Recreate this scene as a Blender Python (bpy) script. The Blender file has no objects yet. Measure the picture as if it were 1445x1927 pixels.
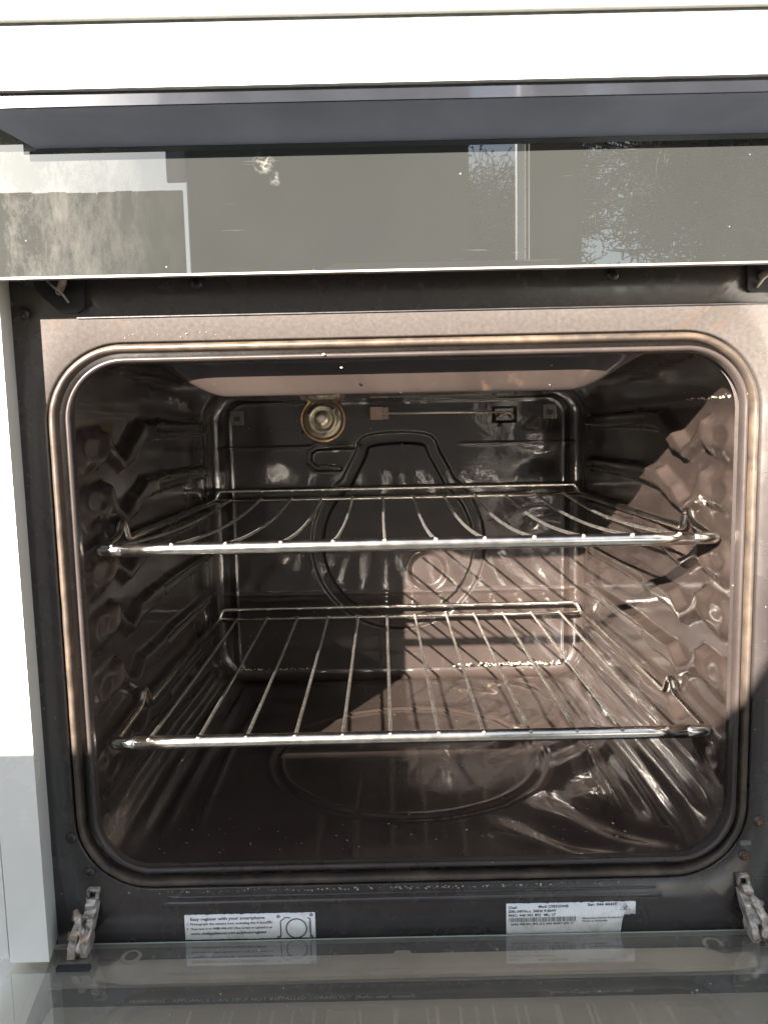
import bpy, bmesh, math, random
import numpy as np
from mathutils import Vector, Matrix
random.seed(7); rng = np.random.default_rng(7)
sc = bpy.context.scene
C = sc.collection

# ------------------------------------------------------------------ camera, sky, sun, exposure
F_PX = 1400.0; PITCH = math.radians(6.3); ROLL = math.radians(1.25); CAM_D = 0.53
Fv = Vector((0, math.cos(PITCH), -math.sin(PITCH)))
R0 = Vector((1, 0, 0)); U0 = R0.cross(Fv)
Rv = R0 * math.cos(ROLL) - U0 * math.sin(ROLL); Uv = U0 * math.cos(ROLL) + R0 * math.sin(ROLL)
cam_d = bpy.data.cameras.new('camera'); cam = bpy.data.objects.new('camera', cam_d); C.objects.link(cam)
cam.matrix_world = Matrix(((Rv.x, Uv.x, -Fv.x, 0), (Rv.y, Uv.y, -Fv.y, -CAM_D), (Rv.z, Uv.z, -Fv.z, 0), (0, 0, 0, 1)))
cam_d.sensor_fit = 'VERTICAL'; cam_d.sensor_height = 24.0; cam_d.lens = 24.0 * F_PX / 1927.0
cam_d.clip_start = 0.01; cam_d.clip_end = 600
sc.camera = cam

SUN = Vector((0.557, 1.0, -0.48)).normalized()          # the way the light travels
EL = math.asin(-SUN.z); AZ = math.atan2(-SUN.x, -SUN.y)
w = bpy.data.worlds.new('World'); sc.world = w; w.use_nodes = True
nt = w.node_tree; nt.nodes.clear()
sky = nt.nodes.new('ShaderNodeTexSky'); sky.sky_type = 'NISHITA'; sky.sun_disc = False
sky.sun_elevation = EL; sky.sun_rotation = AZ % (2 * math.pi); sky.altitude = 50; sky.dust_density = 0.6
bgn = nt.nodes.new('ShaderNodeBackground'); bgn.inputs[1].default_value = 0.052
out = nt.nodes.new('ShaderNodeOutputWorld')
hs = nt.nodes.new('ShaderNodeHueSaturation'); hs.inputs['Saturation'].default_value = 0.60
nt.links.new(sky.outputs[0], hs.inputs['Color']); nt.links.new(hs.outputs[0], bgn.inputs[0]); nt.links.new(bgn.outputs[0], out.inputs[0])
sl = bpy.data.lights.new('sun', 'SUN'); sl.energy = 5.0; sl.angle = math.radians(0.53); sl.color = (1.0, 0.90, 0.82)
so = bpy.data.objects.new('sun', sl); C.objects.link(so)
so.rotation_euler = SUN.to_track_quat('-Z', 'Y').to_euler()
sc.view_settings.view_transform = 'Standard'; sc.view_settings.look = 'None'
sc.view_settings.gamma = 1.0; sc.view_settings.exposure = 2.85
cy = sc.cycles
cy.max_bounces = 10; cy.diffuse_bounces = 4; cy.glossy_bounces = 6; cy.transmission_bounces = 8; cy.transparent_max_bounces = 12
cy.caustics_reflective = True; cy.caustics_refractive = False
cy.sample_clamp_indirect = 6.0; cy.blur_glossy = 0.3
cy.use_denoising = True
try: cy.denoiser = 'OPENIMAGEDENOISE'
except Exception: pass

# ------------------------------------------------------------------ material helpers
def mat(name):
    m = bpy.data.materials.new(name); m.use_nodes = True
    n = m.node_tree.nodes; n.clear()
    o = n.new('ShaderNodeOutputMaterial'); p = n.new('ShaderNodeBsdfPrincipled')
    m.node_tree.links.new(p.outputs[0], o.inputs[0])
    return m, m.node_tree, p
def N(nt, t, **k):
    n = nt.nodes.new(t)
    for a, v in k.items(): setattr(n, a, v)
    return n
def noise(nt, scale, detail=4, rough=0.55, vec=None, dist=0.0):
    n = N(nt, 'ShaderNodeTexNoise'); n.inputs['Scale'].default_value = scale
    n.inputs['Detail'].default_value = detail; n.inputs['Roughness'].default_value = rough
    n.inputs['Distortion'].default_value = dist
    if vec is not None: nt.links.new(vec, n.inputs['Vector'])
    return n
def coords(nt, scale=(1, 1, 1), which='Object'):
    tc = N(nt, 'ShaderNodeTexCoord'); mp = N(nt, 'ShaderNodeMapping'); mp.inputs['Scale'].default_value = scale
    nt.links.new(tc.outputs[which], mp.inputs['Vector']); return mp.outputs[0]
def ramp(nt, fac, stops):
    r = N(nt, 'ShaderNodeValToRGB'); e = r.color_ramp.elements
    while len(e) < len(stops): e.new(0.5)
    for el, (p, c) in zip(e, stops):
        el.position = p; el.color = (c, c, c, 1) if isinstance(c, (int, float)) else (*c, 1)
    nt.links.new(fac, r.inputs[0]); return r.outputs[0]
def mixc(nt, fac, a, b, blend='MIX'):
    m = N(nt, 'ShaderNodeMix', data_type='RGBA', blend_type=blend)
    for s, v in ((m.inputs[0], fac), (m.inputs[6], a), (m.inputs[7], b)):
        if isinstance(v, bpy.types.NodeSocket): nt.links.new(v, s)
        elif isinstance(v, (int, float)): s.default_value = v
        else: s.default_value = (*v, 1)
    return m.outputs[2]
def bump(nt, p, h, strength, dist=0.001, prev=None):
    b = N(nt, 'ShaderNodeBump'); b.inputs['Strength'].default_value = strength; b.inputs['Distance'].default_value = dist
    nt.links.new(h, b.inputs['Height'])
    if prev is not None: nt.links.new(prev, b.inputs['Normal'])
    nt.links.new(b.outputs[0], p.inputs['Normal']); return b.outputs[0]

def plain(name, col, rough=0.5, metal=0.0, spec=0.5, coat=0.0, var=0.12, vscale=30, bmp=0.0, bscale=300, coat_r=0.1):
    m, nt, p = mat(name); v = coords(nt)
    n1 = noise(nt, vscale, 5, vec=v)
    lo = tuple(c * (1 - var) for c in col); hi = tuple(min(1, c * (1 + var)) for c in col)
    f = ramp(nt, n1.outputs[0], [(0.35, 0.0), (0.65, 1.0)])
    nt.links.new(mixc(nt, f, lo, hi), p.inputs['Base Color'])
    p.inputs['Metallic'].default_value = metal; p.inputs['Specular IOR Level'].default_value = spec
    p.inputs['Coat Weight'].default_value = coat; p.inputs['Coat Roughness'].default_value = coat_r
    rr = ramp(nt, n1.outputs[0], [(0.3, max(0.02, rough * 0.85)), (0.7, min(1, rough * 1.15))]); nt.links.new(rr, p.inputs['Roughness'])
    if bmp: bump(nt, p, noise(nt, bscale, 4, vec=v).outputs[0], bmp)
    return m

def enamel_mat(name, base=(0.0320, 0.0236, 0.0196), coat_r=0.045, warp=0.09, dust=1.0, rust=0.0, coat_w=1.0, top=None):
    """black-brown vitreous enamel, glossy, with baked haze, dust specks, scratches"""
    m, nt, p = mat(name); v = coords(nt)
    big = noise(nt, 9, 5, 0.6, v, 0.6)
    mid = noise(nt, 45, 6, 0.6, v, 0.3)
    c = mixc(nt, ramp(nt, big.outputs[0], [(0.3, 0.0), (0.7, 1.0)]), tuple(x * 0.72 for x in base), tuple(x * 1.2 for x in base))
    c = mixc(nt, ramp(nt, mid.outputs[0], [(0.55, 0.0), (0.8, 0.35)]), c, tuple(min(1, x * 1.5) for x in base))
    # brown baked-on stains
    st = noise(nt, 22, 7, 0.65, v, 1.2)
    c = mixc(nt, ramp(nt, st.outputs[0], [(0.62, 0.0), (0.72, 0.55 + rust)]), c, (0.085, 0.052, 0.034))
    # pale specks
    vo = N(nt, 'ShaderNodeTexVoronoi'); vo.inputs['Scale'].default_value = 210; vo.inputs['Randomness'].default_value = 1
    nt.links.new(v, vo.inputs['Vector'])
    gate = noise(nt, 14, 3, vec=v)
    rnd = N(nt, 'ShaderNodeSeparateColor'); nt.links.new(vo.outputs['Color'], rnd.inputs[0])
    pick = ramp(nt, rnd.outputs[0], [(0.93, 0.0), (0.94, 1.0)])
    dot = ramp(nt, vo.outputs['Distance'], [(0.06, 1.0), (0.13, 0.0)])
    mu = N(nt, 'ShaderNodeMath', operation='MULTIPLY'); nt.links.new(pick, mu.inputs[0]); nt.links.new(dot, mu.inputs[1])
    mu2 = N(nt, 'ShaderNodeMath', operation='MULTIPLY'); nt.links.new(mu.outputs[0], mu2.inputs[0])
    nt.links.new(ramp(nt, gate.outputs[0], [(0.4, 0.0), (0.6, dust)]), mu2.inputs[1])
    c = mixc(nt, mu2.outputs[0], c, (0.55, 0.48, 0.42))
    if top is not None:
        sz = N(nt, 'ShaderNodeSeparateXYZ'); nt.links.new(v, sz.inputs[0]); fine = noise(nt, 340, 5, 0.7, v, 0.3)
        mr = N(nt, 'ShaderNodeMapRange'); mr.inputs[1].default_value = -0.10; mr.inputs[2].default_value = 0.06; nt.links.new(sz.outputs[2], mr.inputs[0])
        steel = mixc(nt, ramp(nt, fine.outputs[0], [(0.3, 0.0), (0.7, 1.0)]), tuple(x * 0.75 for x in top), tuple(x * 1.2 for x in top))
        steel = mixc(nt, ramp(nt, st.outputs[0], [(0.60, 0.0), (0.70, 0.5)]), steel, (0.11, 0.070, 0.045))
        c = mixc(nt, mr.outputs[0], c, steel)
    nt.links.new(c, p.inputs['Base Color'])
    p.inputs['Roughness'].default_value = 0.42
    p.inputs['Specular IOR Level'].default_value = 0.2
    p.inputs['Coat Weight'].default_value = coat_w; p.inputs['Coat IOR'].default_value = 1.62
    nt.links.new(ramp(nt, mid.outputs[0], [(0.35, coat_r), (0.75, coat_r * 2.4)]), p.inputs['Coat Roughness'])
    # scratches + orange peel + slow waviness
    sv = coords(nt, (900, 60, 60)); sn = noise(nt, 1.0, 2, vec=sv)
    wv = noise(nt, 11, 2, 0.4, v); b1 = bump(nt, p, wv.outputs[0], warp, 0.010)
    op = noise(nt, 160, 2, 0.5, v); b2 = bump(nt, p, op.outputs[0], 0.10, 0.0008, b1)
    b3 = bump(nt, p, mu2.outputs[0], 0.6, 0.0006, b2)
    nt.links.new(b3, p.inputs['Coat Normal'])
    return m

ENAMEL = enamel_mat('black_enamel')
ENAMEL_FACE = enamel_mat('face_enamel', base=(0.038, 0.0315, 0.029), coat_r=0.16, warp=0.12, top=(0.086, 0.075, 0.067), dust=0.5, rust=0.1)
LIP = enamel_mat('lip_enamel', base=(0.043, 0.034, 0.030), coat_r=0.22, warp=0.1, dust=1.2, coat_w=0.45)
CHROME = plain('chromed_wire', (0.92, 0.85, 0.76), 0.20, 1.0, var=0.12, vscale=90, bmp=0.03, bscale=300)
FINE_CHROME = plain('thin_wire', (0.95, 0.87, 0.78), 0.36, 1.0, var=0.2, vscale=200, bmp=0.05, bscale=400)
WELD = plain('weld_bead', (0.36, 0.30, 0.26), 0.4, 0.6, var=0.2)
WHITE = plain('white_enamel', (0.84, 0.83, 0.77), 0.25, 0.0, coat=0.6, var=0.03, vscale=12)
WHITE_TRIM = plain('white_trim', (0.62, 0.57, 0.54), 0.35, 0.0, var=0.08)
GREY_PLASTIC = plain('grey_seal_strip', (0.13, 0.14, 0.135), 0.55, var=0.3, vscale=90)
BLACK_PLASTIC = plain('black_plastic', (0.18, 0.20, 0.25), 0.38, spec=0.5, var=0.12, vscale=20, bmp=0.1, bscale=900)
BLACK_GLOSS = plain('black_gloss_trim', (0.022, 0.024, 0.028), 0.12, coat=1.0, var=0.1, coat_r=0.04)
BLACK_METAL = plain('black_painted_steel', (0.035, 0.034, 0.034), 0.4, var=0.25, vscale=60, bmp=0.2)
SCREW_M = plain('dark_screw', (0.07, 0.06, 0.055), 0.4, 0.5, var=0.3, vscale=200)
RUST = plain('rusty_recess', (0.30, 0.13, 0.05), 0.8, var=0.5, vscale=400, bmp=0.5)
BRASS = plain('brass_ring', (0.62, 0.42, 0.26), 0.35, 0.9, var=0.15, vscale=60)
BRACKET_M = plain('sensor_bracket', (0.30, 0.215, 0.17), 0.45, 0.5, var=0.1)
BEIGE = plain('beige_coated_steel', (0.88, 0.80, 0.67), 0.5, 0.0, var=0.12, vscale=25)
INK = plain('black_ink', (0.02, 0.02, 0.02), 0.6, var=0.0)
GREY_INK = plain('pale_print', (0.75, 0.76, 0.72), 0.6, var=0.0)
CRUST = plain('dried_crumb', (0.50, 0.42, 0.31), 0.85, var=0.3, vscale=300)
CERAMIC = plain('porcelain_patch', (0.10, 0.085, 0.075), 0.5, var=0.2)

def gasket_mat():
    m, nt, p = mat('braided_seal'); v = coords(nt)
    n1 = noise(nt, 60, 6, 0.6, v, 0.4); n2 = noise(nt, 12, 3, vec=v)
    c = mixc(nt, ramp(nt, n1.outputs[0], [(0.3, 0.0), (0.7, 1.0)]), (0.035, 0.026, 0.020), (0.135, 0.100, 0.066))
    c = mixc(nt, ramp(nt, n2.outputs[0], [(0.4, 0.0), (0.65, 0.7)]), c, (0.035, 0.029, 0.026))
    nt.links.new(c, p.inputs['Base Color']); p.inputs['Roughness'].default_value = 0.45
    bump(nt, p, n1.outputs[0], 0.5, 0.0006)
    return m
GASKET = gasket_mat()

def grease_metal():
    m, nt, p = mat('greasy_cast_hinge'); v = coords(nt)
    n1 = noise(nt, 130, 6, 0.65, v, 0.8); n2 = noise(nt, 45, 4, 0.6, v, 0.5)
    c = mixc(nt, ramp(nt, n1.outputs[0], [(0.35, 0.0), (0.65, 1.0)]), (0.10, 0.085, 0.07), (0.72, 0.65, 0.57))
    c = mixc(nt, ramp(nt, n2.outputs[0], [(0.5, 0.0), (0.62, 0.6)]), c, (0.34, 0.19, 0.10))
    nt.links.new(c, p.inputs['Base Color'])
    p.inputs['Metallic'].default_value = 0.3
    nt.links.new(ramp(nt, n2.outputs[0], [(0.3, 0.22), (0.7, 0.5)]), p.inputs['Roughness'])
    bump(nt, p, n1.outputs[0], 0.6, 0.0008)
    return m
GREASE = grease_metal()

def dust_haze_glass(name, tint, dust_haze, smear_glare_x=None, mirror=1.0, clear=False, rough=0.0, film=(0.56, 0.55, 0.49)):
    """pane: clear or black-backed glass carrying a film of dust that also paints lens haze, smears and fine scratches"""
    m = bpy.data.materials.new(name); m.use_nodes = True; nt = m.node_tree; nt.nodes.clear()
    o = N(nt, 'ShaderNodeOutputMaterial'); v = coords(nt)
    gl = N(nt, 'ShaderNodeBsdfGlossy'); gl.inputs['Roughness'].default_value = rough
    gl.inputs['Color'].default_value = (0.93, 0.96, 0.94, 1)
    fr = N(nt, 'ShaderNodeFresnel'); fr.inputs[0].default_value = 1.52
    fm = N(nt, 'ShaderNodeMath', operation='MULTIPLY', use_clamp=True); fm.inputs[1].default_value = mirror
    nt.links.new(fr.outputs[0], fm.inputs[0])
    if clear:
        base = N(nt, 'ShaderNodeBsdfTransparent'); base.inputs[0].default_value = (*tint, 1)
    else:
        base = N(nt, 'ShaderNodeBsdfDiffuse'); base.inputs[0].default_value = (*tint, 1)
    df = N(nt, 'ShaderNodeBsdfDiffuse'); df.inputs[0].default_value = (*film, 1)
    # dust amount, also painting a pale lens haze over the pane
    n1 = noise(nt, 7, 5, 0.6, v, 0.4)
    f = ramp(nt, n1.outputs[0], [(0.3, dust_haze * 0.8), (0.7, dust_haze * 1.2)])
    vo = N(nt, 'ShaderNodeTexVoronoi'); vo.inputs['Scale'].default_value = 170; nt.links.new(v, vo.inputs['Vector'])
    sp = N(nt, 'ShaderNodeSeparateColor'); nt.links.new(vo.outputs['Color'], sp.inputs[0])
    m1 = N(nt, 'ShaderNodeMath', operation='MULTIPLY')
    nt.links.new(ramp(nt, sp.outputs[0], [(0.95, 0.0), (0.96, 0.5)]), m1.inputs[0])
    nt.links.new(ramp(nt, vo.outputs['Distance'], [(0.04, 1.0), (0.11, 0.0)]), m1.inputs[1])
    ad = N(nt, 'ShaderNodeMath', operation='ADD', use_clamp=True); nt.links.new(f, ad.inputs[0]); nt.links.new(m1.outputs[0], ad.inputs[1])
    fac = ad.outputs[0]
    # long thin wiping scratches
    sv = coords(nt, (18, 18, 420)); s = noise(nt, 1.0, 3, 0.7, sv, 0.5)
    g2 = noise(nt, 5, 2, vec=v)
    m2 = N(nt, 'ShaderNodeMath', operation='MULTIPLY')
    nt.links.new(ramp(nt, s.outputs[0], [(0.66, 0.0), (0.74, 0.07)]), m2.inputs[0]); nt.links.new(ramp(nt, g2.outputs[0], [(0.45, 0.0), (0.6, 1.0)]), m2.inputs[1])
    ad2 = N(nt, 'ShaderNodeMath', operation='ADD', use_clamp=True); nt.links.new(fac, ad2.inputs[0]); nt.links.new(m2.outputs[0], ad2.inputs[1]); fac = ad2.outputs[0]
    if smear_glare_x is not None:      # greasy, scuffed end of the pane, with sun glare painted in
        sx = N(nt, 'ShaderNodeSeparateXYZ'); nt.links.new(v, sx.inputs[0])
        mr = N(nt, 'ShaderNodeMapRange'); mr.inputs[1].default_value = smear_glare_x[0]; mr.inputs[2].default_value = smear_glare_x[1]
        mr.inputs[3].default_value = 1.0; mr.inputs[4].default_value = 0.0; nt.links.new(sx.outputs[0], mr.inputs[0])
        rot = coords(nt, (38, 38, 16)); rn = noise(nt, 1.0, 10, 0.78, rot, 0.25)
        m3 = N(nt, 'ShaderNodeMath', operation='MULTIPLY'); nt.links.new(mr.outputs[0], m3.inputs[0])
        nt.links.new(ramp(nt, rn.outputs[0], [(0.45, 0.02), (0.80, 0.34)]), m3.inputs[1])
        ad3 = N(nt, 'ShaderNodeMath', operation='ADD', use_clamp=True); nt.links.new(fac, ad3.inputs[0]); nt.links.new(m3.outputs[0], ad3.inputs[1]); fac = ad3.outputs[0]
    if smear_glare_x is not None:      # dried smudge right of the corner
        for (qx, qz, qr, am) in ((-0.071, 0.1690, 0.0075, 0.28), (-0.064, 0.1590, 0.0050, 0.16), (0.142, 0.1960, 0.004, 0.3)):
            vd = N(nt, 'ShaderNodeVectorMath', operation='DISTANCE'); vd.inputs[1].default_value = (qx, -0.040, qz); nt.links.new(v, vd.inputs[0])
            wn = noise(nt, 260, 5, 0.7, v, 0.6); m5 = N(nt, 'ShaderNodeMath', operation='MULTIPLY')
            mr5 = N(nt, 'ShaderNodeMapRange'); mr5.inputs[1].default_value = qr; mr5.inputs[2].default_value = qr * 0.3; mr5.inputs[4].default_value = am; nt.links.new(vd.outputs['Value'], mr5.inputs[0])
            nt.links.new(mr5.outputs[0], m5.inputs[0]); nt.links.new(ramp(nt, wn.outputs[0], [(0.45, 0.0), (0.62, 1.0)]), m5.inputs[1])
            a5 = N(nt, 'ShaderNodeMath', operation='ADD', use_clamp=True); nt.links.new(fac, a5.inputs[0]); nt.links.new(m5.outputs[0], a5.inputs[1]); fac = a5.outputs[0]
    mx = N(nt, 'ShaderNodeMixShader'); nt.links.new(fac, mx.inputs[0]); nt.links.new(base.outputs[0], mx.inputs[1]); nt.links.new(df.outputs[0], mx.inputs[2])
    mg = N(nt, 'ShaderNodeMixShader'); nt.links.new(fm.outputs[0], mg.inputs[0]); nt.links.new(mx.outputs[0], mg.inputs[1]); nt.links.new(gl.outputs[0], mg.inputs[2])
    nt.links.new(mg.outputs[0], o.inputs[0])
    return m
GRILL_GLASS = dust_haze_glass('dark_grill_glass', (0.018, 0.020, 0.019), 0.018, smear_glare_x=(-0.30, -0.12), mirror=2.5)
DOOR_GLASS = dust_haze_glass('clear_door_glass', (0.95, 0.93, 0.89), 0.15, mirror=2.6, clear=True, film=(0.72, 0.66, 0.56))
CLEAN_GLASS = bpy.data.materials.new('clean_glass_underside'); CLEAN_GLASS.use_nodes = True; cg = CLEAN_GLASS.node_tree; cg.nodes.clear()
_t = N(cg, 'ShaderNodeBsdfTransparent'); _t.inputs[0].default_value = (0.97, 0.965, 0.95, 1); _o = N(cg, 'ShaderNodeOutputMaterial'); cg.links.new(_t.outputs[0], _o.inputs[0])
WINDOW_GLASS = dust_haze_glass('reflective_window', (0.86, 0.78, 0.67), 0.70, mirror=2.6, rough=0.03)
OUTER_GLASS = dust_haze_glass('outer_door_glass', (0.035, 0.038, 0.035), 0.06, mirror=2.2, rough=0.03)

def sticker_mat():
    m, nt, p = mat('worn_label_paper'); v = coords(nt)
    n1 = noise(nt, 80, 6, 0.6, v, 0.5); n2 = noise(nt, 500, 2, vec=v)
    c = mixc(nt, ramp(nt, n1.outputs[0], [(0.55, 0.0), (0.75, 0.8)]), (0.82, 0.81, 0.79), (0.56, 0.46, 0.37))
    nt.links.new(c, p.inputs['Base Color']); p.inputs['Roughness'].default_value = 0.35
    return m
STICKER = sticker_mat()

# ------------------------------------------------------------------ object helpers
def mesh_np(name, V, Fq, m=None, parent=None, smooth=True):
    me = bpy.data.meshes.new(name); V = np.asarray(V, dtype=np.float32); Fq = np.asarray(Fq, dtype=np.int32)
    me.vertices.add(len(V)); me.vertices.foreach_set('co', V.ravel())
    k = Fq.shape[1]; me.loops.add(Fq.size); me.loops.foreach_set('vertex_index', Fq.ravel())
    me.polygons.add(len(Fq)); me.polygons.foreach_set('loop_start', np.arange(0, Fq.size, k, dtype=np.int32))
    me.update(calc_edges=True); me.validate()
    if smooth: me.polygons.foreach_set('use_smooth', np.ones(len(me.polygons), dtype=bool))
    if m: me.materials.append(m)
    o = bpy.data.objects.new(name, me); C.objects.link(o)
    if parent: o.parent = parent
    return o
def grid_faces(nu, nv, close_u=False):
    idx = np.arange(nu * nv).reshape(nu, nv)
    if close_u: idx = np.vstack([idx, idx[:1]])
    return np.stack([idx[:-1, :-1], idx[1:, :-1], idx[1:, 1:], idx[:-1, 1:]], -1).reshape(-1, 4)
def empty(name, loc=(0, 0, 0), label=None, cat=None, group=None, parent=None):
    o = bpy.data.objects.new(name, None); C.objects.link(o); o.location = loc
    if label: o['label'] = label
    if cat: o['category'] = cat
    if group: o['group'] = group
    if parent: o.parent = parent
    return o
def bobj(name, bm, m, parent=None, smooth=False, bevel=0.0, label=None):
    me = bpy.data.meshes.new(name)
    if bevel:
        bmesh.ops.bevel(bm, geom=[e for e in bm.edges if e.calc_face_angle(0) > 0.6], offset=bevel, segments=2, profile=0.6, affect='EDGES')
    bmesh.ops.recalc_face_normals(bm, faces=bm.faces); bm.to_mesh(me); bm.free()
    if m: me.materials.append(m)
    if smooth:
        for p in me.polygons: p.use_smooth = True
    o = bpy.data.objects.new(name, me); C.objects.link(o)
    if parent: o.parent = parent
    if label: o['label'] = label
    return o
def add_box(bm, x0, x1, y0, y1, z0, z1):
    vs = [bm.verts.new(p) for p in ((x0, y0, z0), (x1, y0, z0), (x1, y1, z0), (x0, y1, z0), (x0, y0, z1), (x1, y0, z1), (x1, y1, z1), (x0, y1, z1))]
    for f in ((0, 3, 2, 1), (4, 5, 6, 7), (0, 1, 5, 4), (1, 2, 6, 5), (2, 3, 7, 6), (3, 0, 4, 7)): bm.faces.new([vs[i] for i in f])
def box(name, x0, x1, y0, y1, z0, z1, m, parent=None, bevel=0.0, label=None):
    bm = bmesh.new(); add_box(bm, x0, x1, y0, y1, z0, z1); return bobj(name, bm, m, parent, bevel=bevel, label=label)
def add_prism(bm, pts, axis, a, b):
    """polygon pts (2D) extruded along axis x, y or z between a and b"""
    def P3(p, t): return {'x': (t, p[0], p[1]), 'y': (p[0], t, p[1]), 'z': (p[0], p[1], t)}[axis]
    A = [bm.verts.new(P3(p, a)) for p in pts]; B = [bm.verts.new(P3(p, b)) for p in pts]
    bm.faces.new(A); bm.faces.new(B[::-1]); n = len(pts)
    for i in range(n): bm.faces.new((A[i], B[i], B[(i + 1) % n], A[(i + 1) % n]))
def prism(name, pts, axis, a, b, m, parent=None, bevel=0.0, label=None):
    bm = bmesh.new(); add_prism(bm, pts, axis, a, b); return bobj(name, bm, m, parent, bevel=bevel, label=label)
def smooth_path(P, k=6):
    P = [Vector(p) for p in P]; out = []
    for i in range(len(P) - 1):
        p0 = P[max(i - 1, 0)]; p1 = P[i]; p2 = P[i + 1]; p3 = P[min(i + 2, len(P) - 1)]
        for j in range(k):
            t = j / k
            out.append(0.5 * ((2 * p1) + (-p0 + p2) * t + (2 * p0 - 5 * p1 + 4 * p2 - p3) * t * t + (-p0 + 3 * p1 - 3 * p2 + p3) * t ** 3))
    out.append(P[-1]); return out
def round_corners(P, r, k=5):
    P = [Vector(p) for p in P]; out = [P[0]]
    for i in range(1, len(P) - 1):
        a = (P[i - 1] - P[i]); b = (P[i + 1] - P[i]); rr = min(r, a.length * 0.45, b.length * 0.45)
        A = P[i] + a.normalized() * rr; B = P[i] + b.normalized() * rr
        for j in range(k + 1):
            t = j / k; out.append(A * (1 - t) ** 2 + P[i] * 2 * t * (1 - t) + B * t * t)
    out.append(P[-1]); return out
def tube(name, path, r, m, parent=None, n=10, cap=True, rf=None):
    P = [Vector(p) for p in path]; V = []; 
    t0 = (P[1] - P[0]).normalized(); ref = Vector((0, 0, 1)) if abs(t0.z) < 0.9 else Vector((1, 0, 0))
    u = t0.cross(ref).normalized()
    for i, p in enumerate(P):
        t = ((P[min(i + 1, len(P) - 1)] - P[max(i - 1, 0)])).normalized()
        u = (u - t * u.dot(t)).normalized(); vv = t.cross(u); rr = r if rf is None else r * rf(i / (len(P) - 1))
        for j in range(n):
            a = 2 * math.pi * j / n; V.append(p + u * math.cos(a) * rr + vv * math.sin(a) * rr)
    F = [(i * n + j, i * n + (j + 1) % n, (i + 1) * n + (j + 1) % n, (i + 1) * n + j) for i in range(len(P) - 1) for j in range(n)]
    me = bpy.data.meshes.new(name)
    if cap: F = F + [tuple(range(n))[::-1], tuple((len(P) - 1) * n + j for j in range(n))]
    me.from_pydata([tuple(v) for v in V], [], F)
    for p in me.polygons: p.use_smooth = len(p.vertices) == 4
    me.materials.append(m); o = bpy.data.objects.new(name, me); C.objects.link(o)
    if parent: o.parent = parent
    return o
def lathe(name, prof, m, parent=None, n=40, centre=(0, 0, 0)):
    """profile (radius, y) turned about the y axis"""
    a = np.linspace(0, 2 * np.pi, n, endpoint=False); V = []
    for t in a:
        for r, y in prof: V.append((centre[0] + r * math.cos(t), centre[1] + y, centre[2] + r * math.sin(t)))
    return mesh_np(name, V, grid_faces(n, len(prof), True), m, parent)
def text(name, s, x, y, z, size, m, parent, flat=False, width=None, bold=0.0, align='LEFT', rot=0.0):
    cu = bpy.data.curves.new(name, 'FONT'); cu.body = s; cu.size = size; cu.resolution_u = 2; cu.offset = bold; cu.align_x = align
    t = bpy.data.objects.new(name, cu); C.objects.link(t)
    bpy.context.view_layer.update()
    me = bpy.data.meshes.new_from_object(t.evaluated_get(bpy.context.evaluated_depsgraph_get()))
    bpy.data.objects.remove(t)
    if width:
        xs = [v.co.x for v in me.vertices]; k = width / (max(xs) - min(xs))
        for v in me.vertices: v.co.x *= k
    if not flat: me.transform(Matrix.Rotation(math.pi / 2, 4, 'X'))
    me.transform(Matrix.Rotation(rot, 4, 'Y')); me.transform(Matrix.Translation((x, y, z)))
    me.materials.clear(); me.materials.append(m); me.name = name
    o = bpy.data.objects.new(name, me); C.objects.link(o); o.parent = parent
    return o
def ss(x, a=0.0, b=1.0):
    t = np.clip((x - a) / (b - a), 0, 1); return t * t * (3 - 2 * t)

# ------------------------------------------------------------------ oven dimensions (metres)
XC = 0.0175
X0, X1, Z0, Z1, RAD = -0.2190, 0.2545, -0.3250, 0.0500, 0.040     # opening at the face
DEPTH = 0.440
WX0, WX1, WZ0, WZ1 = -0.2240, 0.2595, -0.3290, 0.0540              # walls inside
FRONT = -0.042                                                     # plane of the doors and outer skin
oven = empty('oven', (0, 0, -0.65), 'white electric cooker with its black oven cavity open and the door dropped flat', 'oven')
def onto(o):                       # keep world coordinates of parts under the empty
    o.location = o.location - Vector(oven.location) if o.parent is oven else o.location
    return o

def rr_loop(x0, x1, z0, z1, r, ns=40, na=14):
    """points and outward normals round a rounded rectangle; ns samples on a straight side"""
    pts = []; nor = []
    cs = [((x1 - r, z1 - r), 0), ((x0 + r, z1 - r), 90), ((x0 + r, z0 + r), 180), ((x1 - r, z0 + r), 270)]
    for k, (c, a0) in enumerate(cs):
        for i in range(na):
            a = math.radians(a0 + 90 * i / na); pts.append((c[0] + r * math.cos(a), c[1] + r * math.sin(a))); nor.append((math.cos(a), math.sin(a)))
        c2, _ = cs[(k + 1) % 4]; a = math.radians(a0 + 90); n = (math.cos(a), math.sin(a))
        p = (c[0] + r * n[0], c[1] + r * n[1]); q = (c2[0] + r * n[0], c2[1] + r * n[1])
        m = ns[k] if isinstance(ns, (list, tuple)) else ns
        for i in range(m):
            t = i / m; pts.append((p[0] + (q[0] - p[0]) * t, p[1] + (q[1] - p[1]) * t)); nor.append(n)
    return np.array(pts), np.array(nor)
SHX, SHZ = -0.0020, -0.0012
def ring(name, prof, m, parent, ns=60, na=24, wob=None, sh=(0, 0)):
    P, Nn = rr_loop(X0 + sh[0], X1 + sh[0], Z0 + sh[1], Z1 + sh[1], RAD, ns, na); V = np.zeros((len(P), len(prof), 3))
    for j, (d, y) in enumerate(prof):
        V[:, j, 0] = P[:, 0] + Nn[:, 0] * d; V[:, j, 2] = P[:, 1] + Nn[:, 1] * d; V[:, j, 1] = y
    if wob is not None: V[:, :, 1] += wob(len(P))[:, None]
    return onto(mesh_np(name, V.reshape(-1, 3), grid_faces(len(P), len(prof), True), m, parent))

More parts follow.
